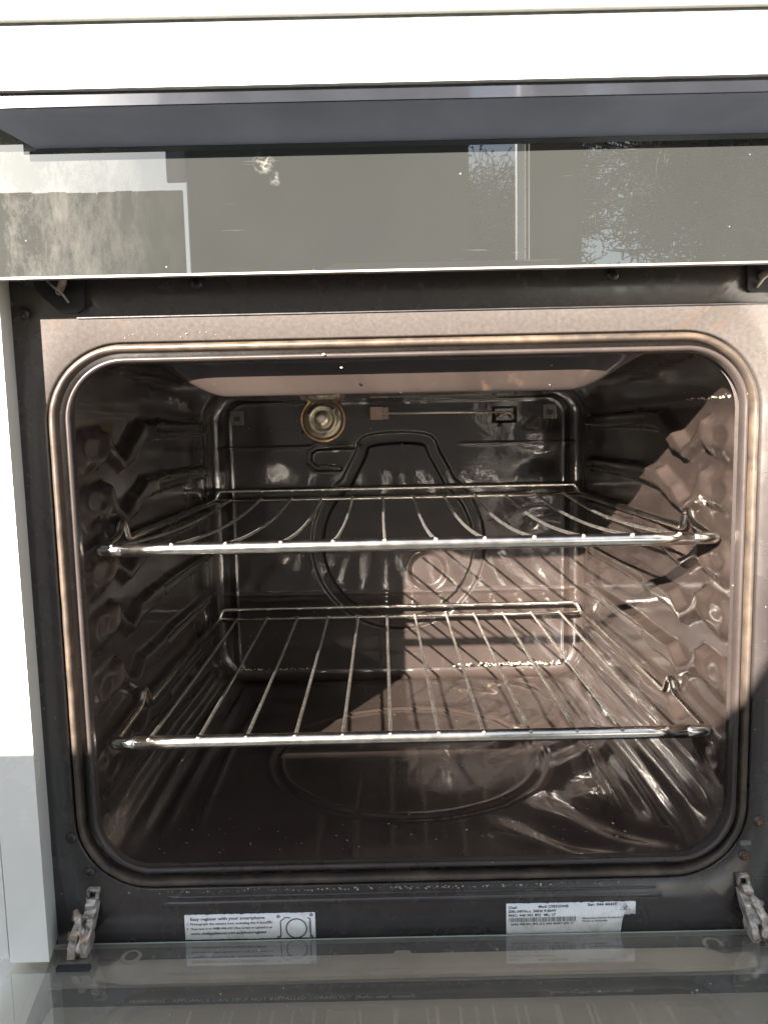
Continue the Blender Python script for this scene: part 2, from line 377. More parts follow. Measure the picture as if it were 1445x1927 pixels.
# ---- height fields
def seg_d(py, pz, a, b, ra, rb):
    ax, az = a; bx, bz = b; dx, dz = bx - ax, bz - az; L = dx * dx + dz * dz
    t = np.clip(((py - ax) * dx + (pz - az) * dz) / L, 0, 1)
    return np.hypot(py - ax - dx * t, pz - az - dz * t) - (ra + (rb - ra) * t)
def smin(a, b, k): h = np.clip(0.5 + 0.5 * (b - a) / k, 0, 1); return b * (1 - h) + a * h - k * h * (1 - h)
VZ = [-0.031, -0.077, -0.125, -0.171, -0.220, -0.268]
BZ = [0.006, -0.046, -0.098, -0.150, -0.202, -0.254]
LZ = [-0.011, -0.052, -0.107, -0.149, -0.197, -0.263]
def side_field(y, z):
    """pressed shelf runners, height towards the inside"""
    tot = np.zeros_like(y)
    for v, b, l in zip(VZ, BZ, LZ):
        path = [((0.395, b - 0.001), 0.0075), ((0.215, b), 0.0088), ((0.155, b - 0.003), 0.0100), ((0.120, v + 0.016), 0.0095), ((0.096, v + 0.007), 0.0062),
                ((0.074, v + 0.017), 0.0062), ((0.060, l + 0.006), 0.0100), ((0.048, l + 0.001), 0.0150), ((0.031, l - 0.001), 0.0165)]
        d = None
        for (p, r1), (q, r2) in zip(path[:-1], path[1:]):
            s = seg_d(y, z, p, q, r1, r2); d = s if d is None else smin(d, s, 0.0035)
        fr_ = ss(-y, -0.062, -0.046); h = 0.0090 * (ss(-d, -0.0018, 0.0046) * (1 - fr_) + fr_ * 0.62 * ss(-d, -0.0035, 0.0100))
        # dished centre of the front paddle and of the long back run
        dl = np.hypot((y - 0.036) / 1.7, (z - l - 0.001) * 1.15) ; h = h - 0.0012 * ss(-dl, -0.0105, -0.0060)
        db = seg_d(y, z, (0.36, b - 0.001), (0.19, b), 0.0, 0.0); h = h - 0.0022 * ss(-db, -0.0055, -0.0008)
        tot = np.maximum(tot, h)
    # crease where the roof pressing meets the wall, upright bead near the back
    tot += 0.0016 * np.exp(-((z - 0.019) / 0.0022) ** 2) + 0.0012 * np.exp(-((y - 0.418) / 0.004) ** 2)
    return tot
def warp(a, b, amp, s=1.0, seed=3):
    r = np.random.default_rng(seed); t = np.zeros_like(a)
    for _ in range(9):
        k = r.normal(size=2) * 38 * s; t += np.sin(a * k[0] + b * k[1] + r.uniform(0, 6.28)) / 9
    return amp * t
def floor_field(x, y):
    r = np.hypot(x - 0.020, (y - 0.195) * 1.08)
    h = 0.0018 * np.exp(-((r - 0.128) / 0.0022) ** 2) - 0.0020 * np.exp(-((r - 0.134) / 0.0030) ** 2) + 0.0012 * np.exp(-((r - 0.140) / 0.002) ** 2)
    ax = np.abs(x - XC)
    for c, wd, am in ((0.172, 0.004, 0.0026), (0.186, 0.005, -0.0022), (0.200, 0.0035, 0.0024)):
        h += am * np.exp(-((ax - c - 0.010 * np.sin(y * 9)) / wd) ** 2) * ss(y, 0.03, 0.08) * ss(-y, -0.40, -0.34)
    # buckled sheet towards the right-hand side
    g = ss(x, 0.06, 0.16) * ss(-x, -0.245, -0.20)
    h += g * 0.0022 * (np.sin(x * 95 + 9 * np.sin(y * 14)) * np.sin(y * 17 + 0.6)) + g * 0.0014 * np.sin(x * 40 - y * 61)
    h += 0.0015 * ss(-y, -0.40, -0.425) + warp(x, y, 0.0006, 1.0, 5)
    return h
def roof_field(x, y):
    sx = ss(x, -0.180, -0.112) * ss(-x, -0.208, -0.138)
    return 0.0275 * sx * ss(y, 0.012 + 0 * x, 0.026 + 0 * x) * (1 - 0.35 * ss(y, 0.05, 0.40)) + 0.002 * np.exp(-((y - 0.006) / 0.003) ** 2)

# ---- liner: rounded tube with pressed features
ns = [300, 170, 210, 170]; P, Nn = rr_loop(WX0, WX1, WZ0, WZ1, RAD + 0.004, ns, 26)
ys = np.concatenate([np.linspace(0.0, 0.05, 50)[:-1], np.linspace(0.05, 0.425, 185)]); rb = 0.015; arc = np.linspace(0, math.pi / 2, 8)[1:]
ny = len(ys) + len(arc); nu = len(P); V = np.zeros((nu, ny, 3))
yy = np.concatenate([ys, 0.425 + rb * np.sin(arc)]); ins = np.concatenate([np.zeros(len(ys)), rb * (1 - np.cos(arc))])
flare = 0.0046 * (1 - ss(yy, -0.002, 0.013))            # the mouth narrows to the rolled lip
base = P[:, None, :] - Nn[:, None, :] * (ins + flare)[None, :, None]
Xg, Zg = base[..., 0], base[..., 1]; Yg = np.broadcast_to(yy[None, :], Xg.shape)
H = np.zeros_like(Xg); nx_, nz_ = Nn[:, 0][:, None], Nn[:, 1][:, None]
side = (np.abs(nx_) > 0.999); fl = nz_ < -0.999; rf = nz_ > 0.999
fade_c = ss(np.abs(nx_), 0.80, 1.0)
H += fade_c * side_field(Yg, Zg) * ss(Yg, 0.004, 0.014) * ss(-Yg, -0.43, -0.42)
H += ss(-nz_, 0.9, 1.0) * floor_field(Xg, Yg) * ss(Yg, 0.006, 0.03) * ss(-Yg, -0.43, -0.415)
H += ss(nz_, 0.97, 1.0) * roof_field(Xg, Yg) * ss(-Yg, -0.43, -0.40)
H += warp(Zg * 1.0 + Xg, Yg, 0.00045, 1.2, 8) * ss(Yg, 0.01, 0.04)
# long drawn ridges along the lower corner fillets
cr = (nz_ < -0.02) & (np.abs(nx_) > 0.02); ang = np.arctan2(-nz_, np.abs(nx_))
H += np.where(cr, 0.0014 * np.sin(ang * 14 + 0.8 * np.sin(Yg * 12)) * ss(Yg, 0.02, 0.07) * ss(-Yg, -0.41, -0.38), 0)
V[..., 0] = Xg - nx_ * H; V[..., 2] = Zg - nz_ * H; V[..., 1] = Yg
liner = onto(mesh_np('cavity_liner', V.reshape(-1, 3), grid_faces(nu, ny, True)[:, ::-1], ENAMEL, oven))
liner['label'] = 'glossy black enamel cavity walls with pressed shelf runners'

# ---- back panel
nx, nz = 560, 460; bx = np.linspace(WX0 + 0.010, WX1 - 0.010, nx); bz = np.linspace(WZ0 + 0.012, WZ1 - 0.006, nz)
BX, BZg = np.meshgrid(bx, bz, indexing='ij')
def poly_d(x, z, pts, close=False):
    d = np.full_like(x, 9.0); q = list(pts) + ([pts[0]] if close else [])
    for a, b in zip(q[:-1], q[1:]): d = np.minimum(d, seg_d(x, z, a, b, 0, 0))
    return d
cx, cz, cr_ = 0.018, -0.150, 0.106
arcp = [(cx + cr_ * math.cos(math.radians(t)), cz + cr_ * math.sin(math.radians(t))) for t in range(128, 413, 6)]
channel = [(arcp[0][0], arcp[0][1]), (-0.030, -0.034), (-0.016, -0.0135), (0.052, -0.0125), (0.068, -0.034), arcp[-1]]
full = [tuple(p) for p in smooth_path([Vector((a, 0, b)) for a, b in channel], 5)]
full = [(p[0], p[2]) for p in full]
dch = np.minimum(poly_d(BX, BZg, arcp), poly_d(BX, BZg, full))
h = -0.0060 * ss(-dch, -0.0095, -0.0055) + 0.0030 * np.exp(-((dch - 0.0115) / 0.0018) ** 2)
loopp = [(-0.030, -0.0200), (-0.050, -0.0200), (-0.086, -0.021), (-0.095, -0.028), (-0.095, -0.040), (-0.086, -0.048), (-0.056, -0.049)]
dl = poly_d(BX, BZg, loopp); h = np.minimum(h, -0.0028 * ss(-dl, -0.0042, -0.0016)) + np.where(dch > 0.011, 0.0007 * np.exp(-((dl - 0.0046) / 0.0009) ** 2), 0)
# raised border of the panel (rounded rectangle) and dimples
qx = np.abs(BX - 0.019) - (0.222 - 0.03); qz = np.abs(BZg + 0.143) - (0.186 - 0.03)
dr = np.hypot(np.maximum(qx, 0), np.maximum(qz, 0)) + np.minimum(np.maximum(qx, qz), 0) - 0.03
h = h - 0.0020 * ss(dr, -0.003, 0.003) + 0.0016 * np.exp(-((dr + 0.006) / 0.002) ** 2)
h += -0.0055 * ss(-np.hypot(BX - 0.056, BZg + 0.186), -0.028, -0.019)                    # round dimple
h += 0.007 * np.exp(-((BX - 0.205) / 0.019) ** 2) * (0.5 + 0.5 * np.sin((BZg + 0.02) * 95)) * ss(BZg, -0.14, -0.10) * ss(-BZg, -0.02, 0.01)
h += 0.0012 * np.exp(-((BZg + 0.020 + 0.0 * BX) / 0.002) ** 2) * ss(np.abs(BX - 0.018), 0.075, 0.10)
h += 0.0010 * np.exp(-((BZg + 0.214) / 0.0025) ** 2) + warp(BX, BZg, 0.0007, 1.3, 11)
h += -0.004 * ss(-np.maximum(np.abs(BX - 0.158) / 1.5, np.abs(BZg - 0.0165)), -0.0105, -0.008)      # recess at the probe end
Vb = np.stack([BX, DEPTH - 0.0025 - h, BZg], -1)
back = onto(mesh_np('back_panel', Vb.reshape(-1, 3), grid_faces(nx, nz), ENAMEL, oven))

# rim, seal and face
ring('rolled_lip', [(-0.0004, 0.0045), (0.0000, 0.0012), (0.0008, -0.0010), (0.0018, -0.0020), (0.0030, -0.0022), (0.0040, -0.0008), (0.0044, 0.012)], LIP, oven)['label'] = 'rolled enamel lip round the oven mouth'
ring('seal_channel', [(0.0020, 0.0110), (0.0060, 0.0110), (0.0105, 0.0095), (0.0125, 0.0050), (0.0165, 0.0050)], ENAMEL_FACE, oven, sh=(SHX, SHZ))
wobs = lambda n: 0.00015 * np.sin(np.arange(n) * 0.9) + 0.0001 * rng.normal(size=n)
gprof = []
for i in range(13):
    a = math.pi * (1.08 * i / 12 - 0.04); rr = 0.0032 + 0.00022 * (i % 2)
    gprof.append((0.0118 - rr * math.cos(a) * 0.95, 0.0045 - rr * 1.9 * math.sin(a)))
ring('door_seal', gprof, GASKET, oven, wob=wobs, sh=(SHX, SHZ))['label'] = 'woven tan fibre seal running round the oven mouth'

# face plate with hole
FX0, FX1, FZ0, FZ1 = -0.2560, 0.2910, -0.4000, 0.1500
Pf, Nf = rr_loop(X0 + SHX, X1 + SHX, Z0 + SHZ, Z1 + SHZ, RAD, 40, 20); rows = [(0.0158, 0.0055), (0.0160, 0.0012), (0.0170, 0.0)]
Vf = []
for d, y in rows: Vf.append(np.stack([Pf[:, 0] + Nf[:, 0] * d, np.full(len(Pf), y), Pf[:, 1] + Nf[:, 1] * d], -1))
outer = []
for (px, pz), (nx0, nz0) in zip(Vf[-1][:, [0, 2]], Nf):
    c0, c1 = (X0 + X1) / 2, (Z0 + Z1) / 2; dx, dz = px - c0, pz - c1
    t = min([((FX1 if dx > 0 else FX0) - c0) / dx if abs(dx) > 1e-9 else 9, ((FZ1 if dz > 0 else FZ0) - c1) / dz if abs(dz) > 1e-9 else 9])
    outer.append((c0 + dx * t, 0.0, c1 + dz * t))
Vf.append(np.array(outer)); Vf.append(np.array(outer) + np.array([0, 0.012, 0]))
Vf = np.stack(Vf, 1)
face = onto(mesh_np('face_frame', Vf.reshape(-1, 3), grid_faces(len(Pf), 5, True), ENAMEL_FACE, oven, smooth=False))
face['label'] = 'black enamel front frame round the cavity, scratched and stained'
for zc, hh, a, b in ((-0.3555, 0.0022, -0.175, 0.205), (-0.3495, 0.0012, -0.17, 0.20)):          # pressed ribs under the mouth
    n = 60; pr = [(-1, 0.0002), (-0.7, -0.0007), (-0.3, -0.0012), (0.3, -0.0012), (0.7, -0.0007), (1, 0.0002)]
    xs = np.linspace(a, b, n); Vr = [[(x, y * ss(np.array(min(x - a, b - x)), -0.001, 0.006), zc + hh * t) for t, y in pr] for x in xs]
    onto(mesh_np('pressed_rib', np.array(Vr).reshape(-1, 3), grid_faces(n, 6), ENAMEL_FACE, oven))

def pan_screw(x, y, z, r, parent, m=SCREW_M, rusty=False):
    s = lathe('screw', [(0.0001, -r * 0.55), (r * 0.45, -r * 0.52), (r * 0.8, -r * 0.36), (r, -r * 0.1), (r * 1.02, 0.0)], m, parent, 24, (x, y, z))
    if parent is oven: onto(s)
    for ang in (0.5, 0.5 + math.pi / 2):
        bm = bmesh.new(); add_box(bm, -r * 0.55, r * 0.55, -r * 0.60, -r * 0.50, -r * 0.13, r * 0.13)
        bmesh.ops.rotate(bm, verts=bm.verts, matrix=Matrix.Rotation(ang, 3, 'Y')); bmesh.ops.translate(bm, verts=bm.verts, vec=(x, y, z))
        bobj('screw_slot', bm, RUST if rusty else INK, s)
    return s
for x, z, rusty in ((-0.240, -0.300, 0), (-0.228, -0.328, 0), (0.276, -0.298, 1), (0.266, -0.325, 1), (-0.247, 0.086, 0)):
    pan_screw(x, -0.0005, z, 0.0043, oven, rusty=rusty)
box('latch_tab', 0.2625, 0.2700, -0.002, 0.0, -0.3165, -0.3135, GREY_PLASTIC, oven, 0.0004).location -= Vector(oven.location)

# outer skin: body sides, roof, back, plinth
def obox(name, *a, **k): return onto(box(name, *a, parent=oven, **k))
obox('side_panel', -0.2660, -0.2625, 0.0, 0.56, -0.60, 0.235, WHITE)
obox('side_panel', 0.2960, 0.2995, -0.004, 0.56, -0.60, 0.235, WHITE)
obox('rear_panel', -0.2620, 0.2955, 0.552, 0.556, -0.60, 0.235, WHITE)
obox('inner_roof', -0.2620, 0.2955, 0.013, 0.550, 0.145, 0.149, BLACK_METAL)
obox('plinth', -0.2660, 0.2995, -0.020, 0.540, -0.60, -0.405, WHITE, bevel=0.003)
for x in (-0.24, 0.27):
    for y in (0.02, 0.50): onto(lathe('foot', [(0.0001, 0), (0.018, 0), (0.018, 0.05), (0.0001, 0.05)], BLACK_PLASTIC, oven, 20)).location += Vector((x, y, -0.60))
for f in [o for o in oven.children if o.name.startswith('foot')]: f.rotation_euler = (-math.pi / 2, 0, 0)
# left post: thin trim, step and a side that stands forward to the plane of the doors
onto(prism('front_post', [(-0.2790, -0.0265), (-0.2507, -0.0265), (-0.2558, 0.0), (-0.2790, 0.0)], 'z', -0.3800, 0.1450, WHITE, oven, bevel=0.0012))
obox('outer_post', -0.3100, -0.2800, -0.0262, 0.0, -0.3765, 0.195, WHITE, bevel=0.005)
obox('front_post', 0.2985, 0.3300, FRONT - 0.002, 0.0, -0.3760, 0.190, WHITE, bevel=0.004)

# control panel, seal strip and hob edge above
obox('control_panel', -0.300, 0.332, -0.080, -0.010, 0.1978, 0.2292, WHITE, bevel=0.0015)
obox('panel_seal', -0.300, 0.332, -0.0792, -0.010, 0.2294, 0.2340, GREY_PLASTIC, bevel=0.0003)
obox('hob_edge', -0.300, 0.332, -0.083, 0.556, 0.2342, 0.262, WHITE, bevel=0.003)

# grill door: black glass, finger grip bar, pale lower edge
gd = empty('grill_door', (0, FRONT + 0.002, 0.10), parent=oven); onto(gd); gd['label'] = 'narrow black glass grill door under the white control panel'
def under(o, par):
    base = Vector(oven.location) + (Vector(par.location) if par is not oven else Vector())
    o.parent = par; o.location = o.location - base; return o
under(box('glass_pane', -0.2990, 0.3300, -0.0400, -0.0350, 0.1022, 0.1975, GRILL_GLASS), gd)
under(box('lower_edge', -0.2990, 0.3300, -0.0403, -0.0348, 0.1008, 0.1021, plain('brushed_edge', (0.26, 0.24, 0.22), 0.4, 0.2, var=0.3), bevel=0.0004), gd)
bm = bmesh.new()
A = [(-0.2130, -0.0402, 0.1800), (-0.2370, -0.0750, 0.1895), (-0.2370, -0.0750, 0.1940), (-0.2370, -0.0750, 0.1974), (-0.2130, -0.0402, 0.1974)]
B = [(0.3290, -0.0402, 0.1800), (0.3290, -0.0750, 0.1895), (0.3290, -0.0750, 0.1940), (0.3290, -0.0750, 0.1974), (0.3290, -0.0402, 0.1974)]
va = [bm.verts.new(p) for p in A]; vb = [bm.verts.new(p) for p in B]
bm.faces.new(va); bm.faces.new(vb[::-1])
for i in range(5): bm.faces.new((va[i], vb[i], vb[(i + 1) % 5], va[(i + 1) % 5]))
bmesh.ops.triangulate(bm, faces=bm.faces)
under(bobj('grip_bar', bm, BLACK_PLASTIC), gd)
under(box('grip_front', -0.2370, 0.3290, -0.0762, -0.0751, 0.1898, 0.1975, BLACK_GLOSS, bevel=0.0004), gd)
under(box('backing_plate', -0.2985, 0.3285, -0.0345, -0.0300, 0.1040, 0.1965, BLACK_METAL), gd)
# band under the grill door, its screws and hinge brackets
for x in (-0.126, 0.162): pan_screw(x, -0.0005, 0.1035, 0.0042, oven)
onto(box('thin_ledge', -0.2100, 0.2780, -0.0014, 0.0, 0.0815, 0.0823, BLACK_METAL))  # narrow pressed ledge across the face
l_ = bpy.data.objects['thin_ledge']; l_.parent = oven; l_.name = 'pressed_ledge'; l_.location = -Vector(oven.location)
for s, x in ((1, -0.2180), (-1, 0.2640)):
    b = empty('grill_hinge', (x, 0, 0.095), parent=oven); onto(b); b['label'] = 'greasy black hinge bracket below the %s end of the grill glass' % ('left' if s > 0 else 'right')
    q = [(-0.019 * s, 0.016), (0.015 * s, 0.016), (0.015 * s, -0.006), (0.010 * s, -0.010), (-0.002 * s, -0.010), (-0.019 * s, 0.006)]
    if s < 0: q = [(-0.010, 0.014), (0.012, 0.014), (0.012, -0.004), (0.010, -0.006), (-0.008, -0.006), (-0.010, -0.004)]
    under(prism('bracket_plate', [(x + a, 0.095 + c) for a, c in q], 'y', -0.0035, -0.0002, BLACK_METAL, bevel=0.0006), b)
    under(tube('spring_wire', smooth_path([(x - 0.010 * s, -0.006, 0.109), (x - 0.004 * s, -0.012, 0.103), (x + 0.002 * s, -0.009, 0.097), (x + 0.004 * s, -0.004, 0.092)]), 0.0009, GREASE), b)
    under(tube('hinge_lever', [(x - 0.002, -0.004, 0.099), (x + 0.006, -0.016, 0.103), (x + 0.012, -0.030, 0.108)], 0.0026, GREASE), b)

# back panel furniture
def onback(o): return under(o, back) if False else o
lx, lz, by = -0.0755, 0.0148, DEPTH - 0.004
def bk(o): o.parent = back; return o
bk(lathe('lamp_ring', [(0.0245, 0.0), (0.0262, -0.006), (0.0280, -0.007), (0.0290, -0.004), (0.0292, 0.002)], BRASS, None, 48, (lx, by, lz)))
GL, gnt, gp = mat('ribbed_lamp_glass'); gp.inputs['Base Color'].default_value = (0.9, 0.86, 0.72, 1); gp.inputs['Roughness'].default_value = 0.08
gp.inputs['Transmission Weight'].default_value = 0.1; gp.inputs['Coat Weight'].default_value = 0.6
gn = noise(gnt, 260, 2, vec=coords(gnt)); bump(gnt, gp, gn.outputs[0], 0.6, 0.0015)
gp.inputs['Base Color'].default_value = (0.50, 0.45, 0.34, 1); gp.inputs['Metallic'].default_value = 0.55
bk(lathe('lamp_cover', [(0.0001, -0.016), (0.006, -0.0155), (0.0100, -0.0135), (0.0115, -0.009), (0.0125, -0.010), (0.0150, -0.0135), (0.0185, -0.013), (0.0205, -0.008), (0.0225, -0.0085), (0.0245, -0.004)], GL, None, 48, (lx, by, lz)))
bk(lathe('lamp_filament_glow_plate', [(0.0001, -0.0165), (0.0045, -0.0163), (0.0052, -0.0155)], WHITE_TRIM, None, 20, (lx - 0.002, by - 0.0005, lz + 0.001))).name = 'lamp_centre'
for a in range(3):
    t = math.radians(40 + 120 * a); o = lathe('glass_lug', [(0.0001, -0.0035), (0.0018, -0.003), (0.0026, 0.0)], GL, None, 12, (lx + 0.0185 * math.cos(t), by - 0.0125, lz + 0.0185 * math.sin(t))); bk(o)
bk(box('probe_clip', -0.0145, 0.0015, by - 0.012, by, 0.0130, 0.0290, BRACKET_M, bevel=0.0005))
bk(box('probe_clip', 0.0020, 0.0085, by - 0.009, by, 0.0135, 0.0283, BRACKET_M, bevel=0.0004))
bk(box('clip_shadow_plate', -0.0175, -0.0150, by - 0.004, by, 0.0128, 0.0292, BLACK_METAL)).name = 'clip_shade_foot'  # dark strip standing in for shade beside the probe clip
bk(tube('temperature_probe', [(0.0, by - 0.0145, 0.0205), (0.08, by - 0.0140, 0.0203), (0.160, by - 0.012, 0.0190)], 0.0013, plain('probe_tube', (0.85, 0.72, 0.60), 0.45, 0.6, var=0.1)))
bk(tube('probe_gland', [(0.148, by - 0.002, 0.012), (0.153, by - 0.008, 0.016), (0.160, by - 0.012, 0.019), (0.166, by - 0.007, 0.017), (0.169, by, 0.0125)], 0.0022, GREASE))
for x, z in ((-0.101, -0.0005), (0.152, 0.003), (-0.0285, -0.0200), (0.0250, -0.0200), (0.199, -0.0880)):
    pan_screw(x, by + 0.0005, z, 0.0033 if z > -0.01 else 0.0028, back)
for x in (-0.186, 0.216):
    bm = bmesh.new(); add_box(bm, x - 0.0085, x + 0.0085, by - 0.0012, by + 0.002, 0.010, 0.028); bk(bobj('embossed_tab', bm, CERAMIC, bevel=0.0008))
    bm = bmesh.new(); add_box(bm, x - 0.004, x + 0.004, by - 0.0020, by - 0.0013, 0.015, 0.021); bk(bobj('tab_slot', bm, INK))

# ------------------------------------------------------------------ stickers
def sticker(name, x0, x1, z0, z1, torn, lab):
    n = 70; xs = np.linspace(x0, x1, n); top = z1 - np.abs(rng.normal(0, 0.00022, n)) - 0.0005 * (rng.random(n) > 0.86); bot = z0 + np.abs(rng.normal(0, 0.0002, n))
    V = []; F = []
    for i in range(n):
        zb = bot[i]
        if torn is not None:
            t = (xs[i] - torn[0]) / (x1 - torn[0])
            if t > 0: zb = max(zb, z0 + (z1 - z0) * torn[1] * min(1, 2.3 * math.sqrt(t)) + 0.0003 * rng.normal())
        V += [(xs[i], -0.0011, zb), (xs[i], -0.0011, top[i]), (xs[i], -0.0004, top[i]), (xs[i], -0.0004, zb)]
    for i in range(n - 1):
        a = 4 * i; b = a + 4
        F += [(a, b, b + 1, a + 1), (a + 1, b + 1, b + 2, a + 2), (b, a, a + 3, b + 3)]
    o = mesh_np(name, V, F, STICKER, oven, smooth=False); onto(o); o['label'] = lab; return o
TY = -0.00125
s1 = sticker('register_label', -0.1583, -0.0590, -0.3838, -0.3635, None, 'white registration sticker with a camera outline below the oven mouth')
def st(par, s, x, z, size, width=None, bold=0.0, rot=-0.006): return (lambda o: o)(text('lettering', s, x, TY, z, size, INK, par, width=width, bold=bold * 2.2, rot=rot))
st(s1, 'Easy register with your smartphone', -0.1540, -0.3680, 0.0034, 0.0565, 0.00003)
st(s1, '1. Photograph the camera icon, including the 4 dots(◎)', -0.1570, -0.3718, 0.0026, 0.0645, 0.00002)
st(s1, '2. Then text it to 0488 446 622 (Aus Only) or upload it at', -0.1570, -0.3757, 0.0026, 0.0650, 0.00002)
st(s1, 'www.chefappliances.com.au/photoregister', -0.1540, -0.3797, 0.0031, 0.0580, 0.00003)
def ring_flat(par, x, z, ro, ri, n=40, name='printed_ring'):
    V = []; 
    for i in range(n):
        a = 2 * math.pi * i / n; V += [(x + ro * math.cos(a), TY, z + ro * math.sin(a)), (x + ri * math.cos(a), TY, z + ri * math.sin(a))]
    return mesh_np(name, V, grid_faces(n, 2, True), INK, par, smooth=False)
def stroke(par, pts, wd, name='printed_line', closed=False):
    bm = bmesh.new(); n = len(pts); L = []; Rr = []
    for i in range(n):
        a = Vector(pts[i - 1] if i > 0 else (pts[-1] if closed else pts[0])); b = Vector(pts[(i + 1) % n] if (i < n - 1 or closed) else pts[-1])
        t = (b - a).normalized(); nn = Vector((-t.y, t.x)) * wd / 2; p = Vector(pts[i])
        L.append(bm.verts.new((p.x + nn.x, TY, p.y + nn.y))); Rr.append(bm.verts.new((p.x - nn.x, TY, p.y - nn.y)))
    for i in range(n if closed else n - 1):
        j = (i + 1) % n; bm.faces.new((L[i], L[j], Rr[j], Rr[i]))
    return bobj(name, bm, INK, par)
ring_flat(s1, -0.0735, -0.3760, 0.0082, 0.0073)
for x, z in ((-0.0870, -0.3660), (-0.0620, -0.3652), (-0.0870, -0.3830), (-0.0622, -0.3828)): ring_flat(s1, x, z, 0.0013, 0.0008, 20); ring_flat(s1, x, z, 0.0005, 0.0001, 10)
stroke(s1, [(-0.0855, -0.3825), (-0.0855, -0.3700), (-0.0845, -0.3690), (-0.0832, -0.3685), (-0.0825, -0.3672), (-0.0790, -0.3670), (-0.0782, -0.3680)], 0.0008)
stroke(s1, [(-0.0648, -0.3675), (-0.0630, -0.3682), (-0.0628, -0.3700), (-0.0627, -0.3825)], 0.0008)
text('lettering', 'PHOTOREGISTER', -0.0642, TY, -0.3705, 0.0016, INK, s1, width=0.009, rot=math.pi / 2)

s2 = sticker('rating_label', 0.0862, 0.1845, -0.3860, -0.3600, (0.1735, 0.60), 'torn white rating sticker with barcode and model numbers below the oven mouth')
st(s2, 'Chef', 0.0878, -0.3640, 0.0029, 0.0064, 0.00004, -0.0)
st(s2, 'Mod: CFE533WB', 0.1105, -0.3636, 0.0029, 0.0228, 0.00004, -0.0)
st(s2, 'Ser: 044 40437', 0.1480, -0.3628, 0.0029, 0.0222, 0.00004, -0.0)
st(s2, '230-240Va.c. 50Hz 9.5kW', 0.0878, -0.3672, 0.0029, 0.0365, 0.00004)
st(s2, 'PNC: 940 001 892  ML: 17', 0.0878, -0.3705, 0.0029, 0.0360, 0.00004)
st(s2, '(240) 940 001 892 (21) 044 40437 (20) 17', 0.0895, -0.3775, 0.0024, 0.0480, 0.00003)
st(s2, 'Electrolux Home Products Pty Ltd', 0.1440, -0.3735, 0.0021, 0.0370, 0.00002)
st(s2, 'Made in Australia', 0.1440, -0.3758, 0.0021, 0.0190, 0.00002)
bm = bmesh.new(); x = 0.0880; rb_ = random.Random(4)
while x < 0.1395:
    wd = rb_.choice((0.00025, 0.0004, 0.0006)); 
    vs = [bm.verts.new(p) for p in ((x, TY, -0.3750), (x + wd, TY, -0.3750), (x + wd, TY, -0.3712), (x, TY, -0.3712))]; bm.faces.new(vs)
    x += wd + rb_.choice((0.0003, 0.00045, 0.0007))
bobj('barcode', bm, INK, s2)
stroke(s2, [(0.1725, -0.3665), (0.1765, -0.3615), (0.1805, -0.3665)], 0.0006, 'compliance_mark', True)
ring_flat(s2, 0.1765, -0.3647, 0.0014, 0.0010, 20, 'compliance_ring')
stroke(s2, [(0.1755, -0.3645), (0.1763, -0.3654), (0.1780, -0.3632)], 0.0006, 'compliance_tick')

# ------------------------------------------------------------------ dropped oven door
dr_ = empty('oven_door', (0, -0.02, -0.385), parent=oven); onto(dr_); dr_['label'] = 'oven door dropped open flat, clear inner glass upwards'
GZ = -0.3845
prof = [(-0.2780, -0.003), (0.3080, -0.003), (0.3080, -0.440), (-0.2780, -0.440)]
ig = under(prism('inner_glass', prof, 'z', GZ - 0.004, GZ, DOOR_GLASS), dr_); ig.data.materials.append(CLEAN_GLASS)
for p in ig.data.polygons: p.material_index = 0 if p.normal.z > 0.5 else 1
GE = plain('ground_glass_edge', (0.36, 0.40, 0.35), 0.3, var=0.1)
under(box('glass_edge', -0.2785, 0.3085, -0.0029, -0.0018, GZ - 0.0035, GZ + 0.0002, GE), dr_)
under(box('door_gasket', -0.2440, -0.2200, -0.0318, -0.0275, GZ + 0.0002, GZ + 0.0030, plain('black_rubber', (0.02, 0.02, 0.02), 0.7, var=0.3), bevel=0.001), dr_)
OZ = -0.4075
under(box('outer_glass', -0.2650, 0.3000, -0.435, -0.008, OZ - 0.005, OZ, OUTER_GLASS), dr_)
under(box('outer_skin', -0.2950, 0.3250, -0.470, -0.004, OZ - 0.012, OZ - 0.0055, WHITE, bevel=0.002), dr_)
# white side rails, the left one running slightly inwards
under(prism('side_rail', [(-0.2950, -0.004), (-0.2645, -0.004), (-0.2500, -0.090), (-0.2440, -0.460), (-0.2950, -0.460)], 'z', OZ - 0.0050, GZ - 0.0050, WHITE, bevel=0.001), dr_)
under(prism('side_rail', [(0.3000, -0.004), (0.3250, -0.004), (0.3250, -0.460), (0.3000, -0.460)], 'z', OZ - 0.0050, GZ - 0.0050, WHITE, bevel=0.001), dr_)
under(prism('rail_trim', [(-0.2642, -0.0045), (-0.2580, -0.0045), (-0.2440, -0.090), (-0.2380, -0.455), (-0.2436, -0.455), (-0.2498, -0.090)], 'z', OZ + 0.0002, GZ - 0.0048, WHITE), dr_)
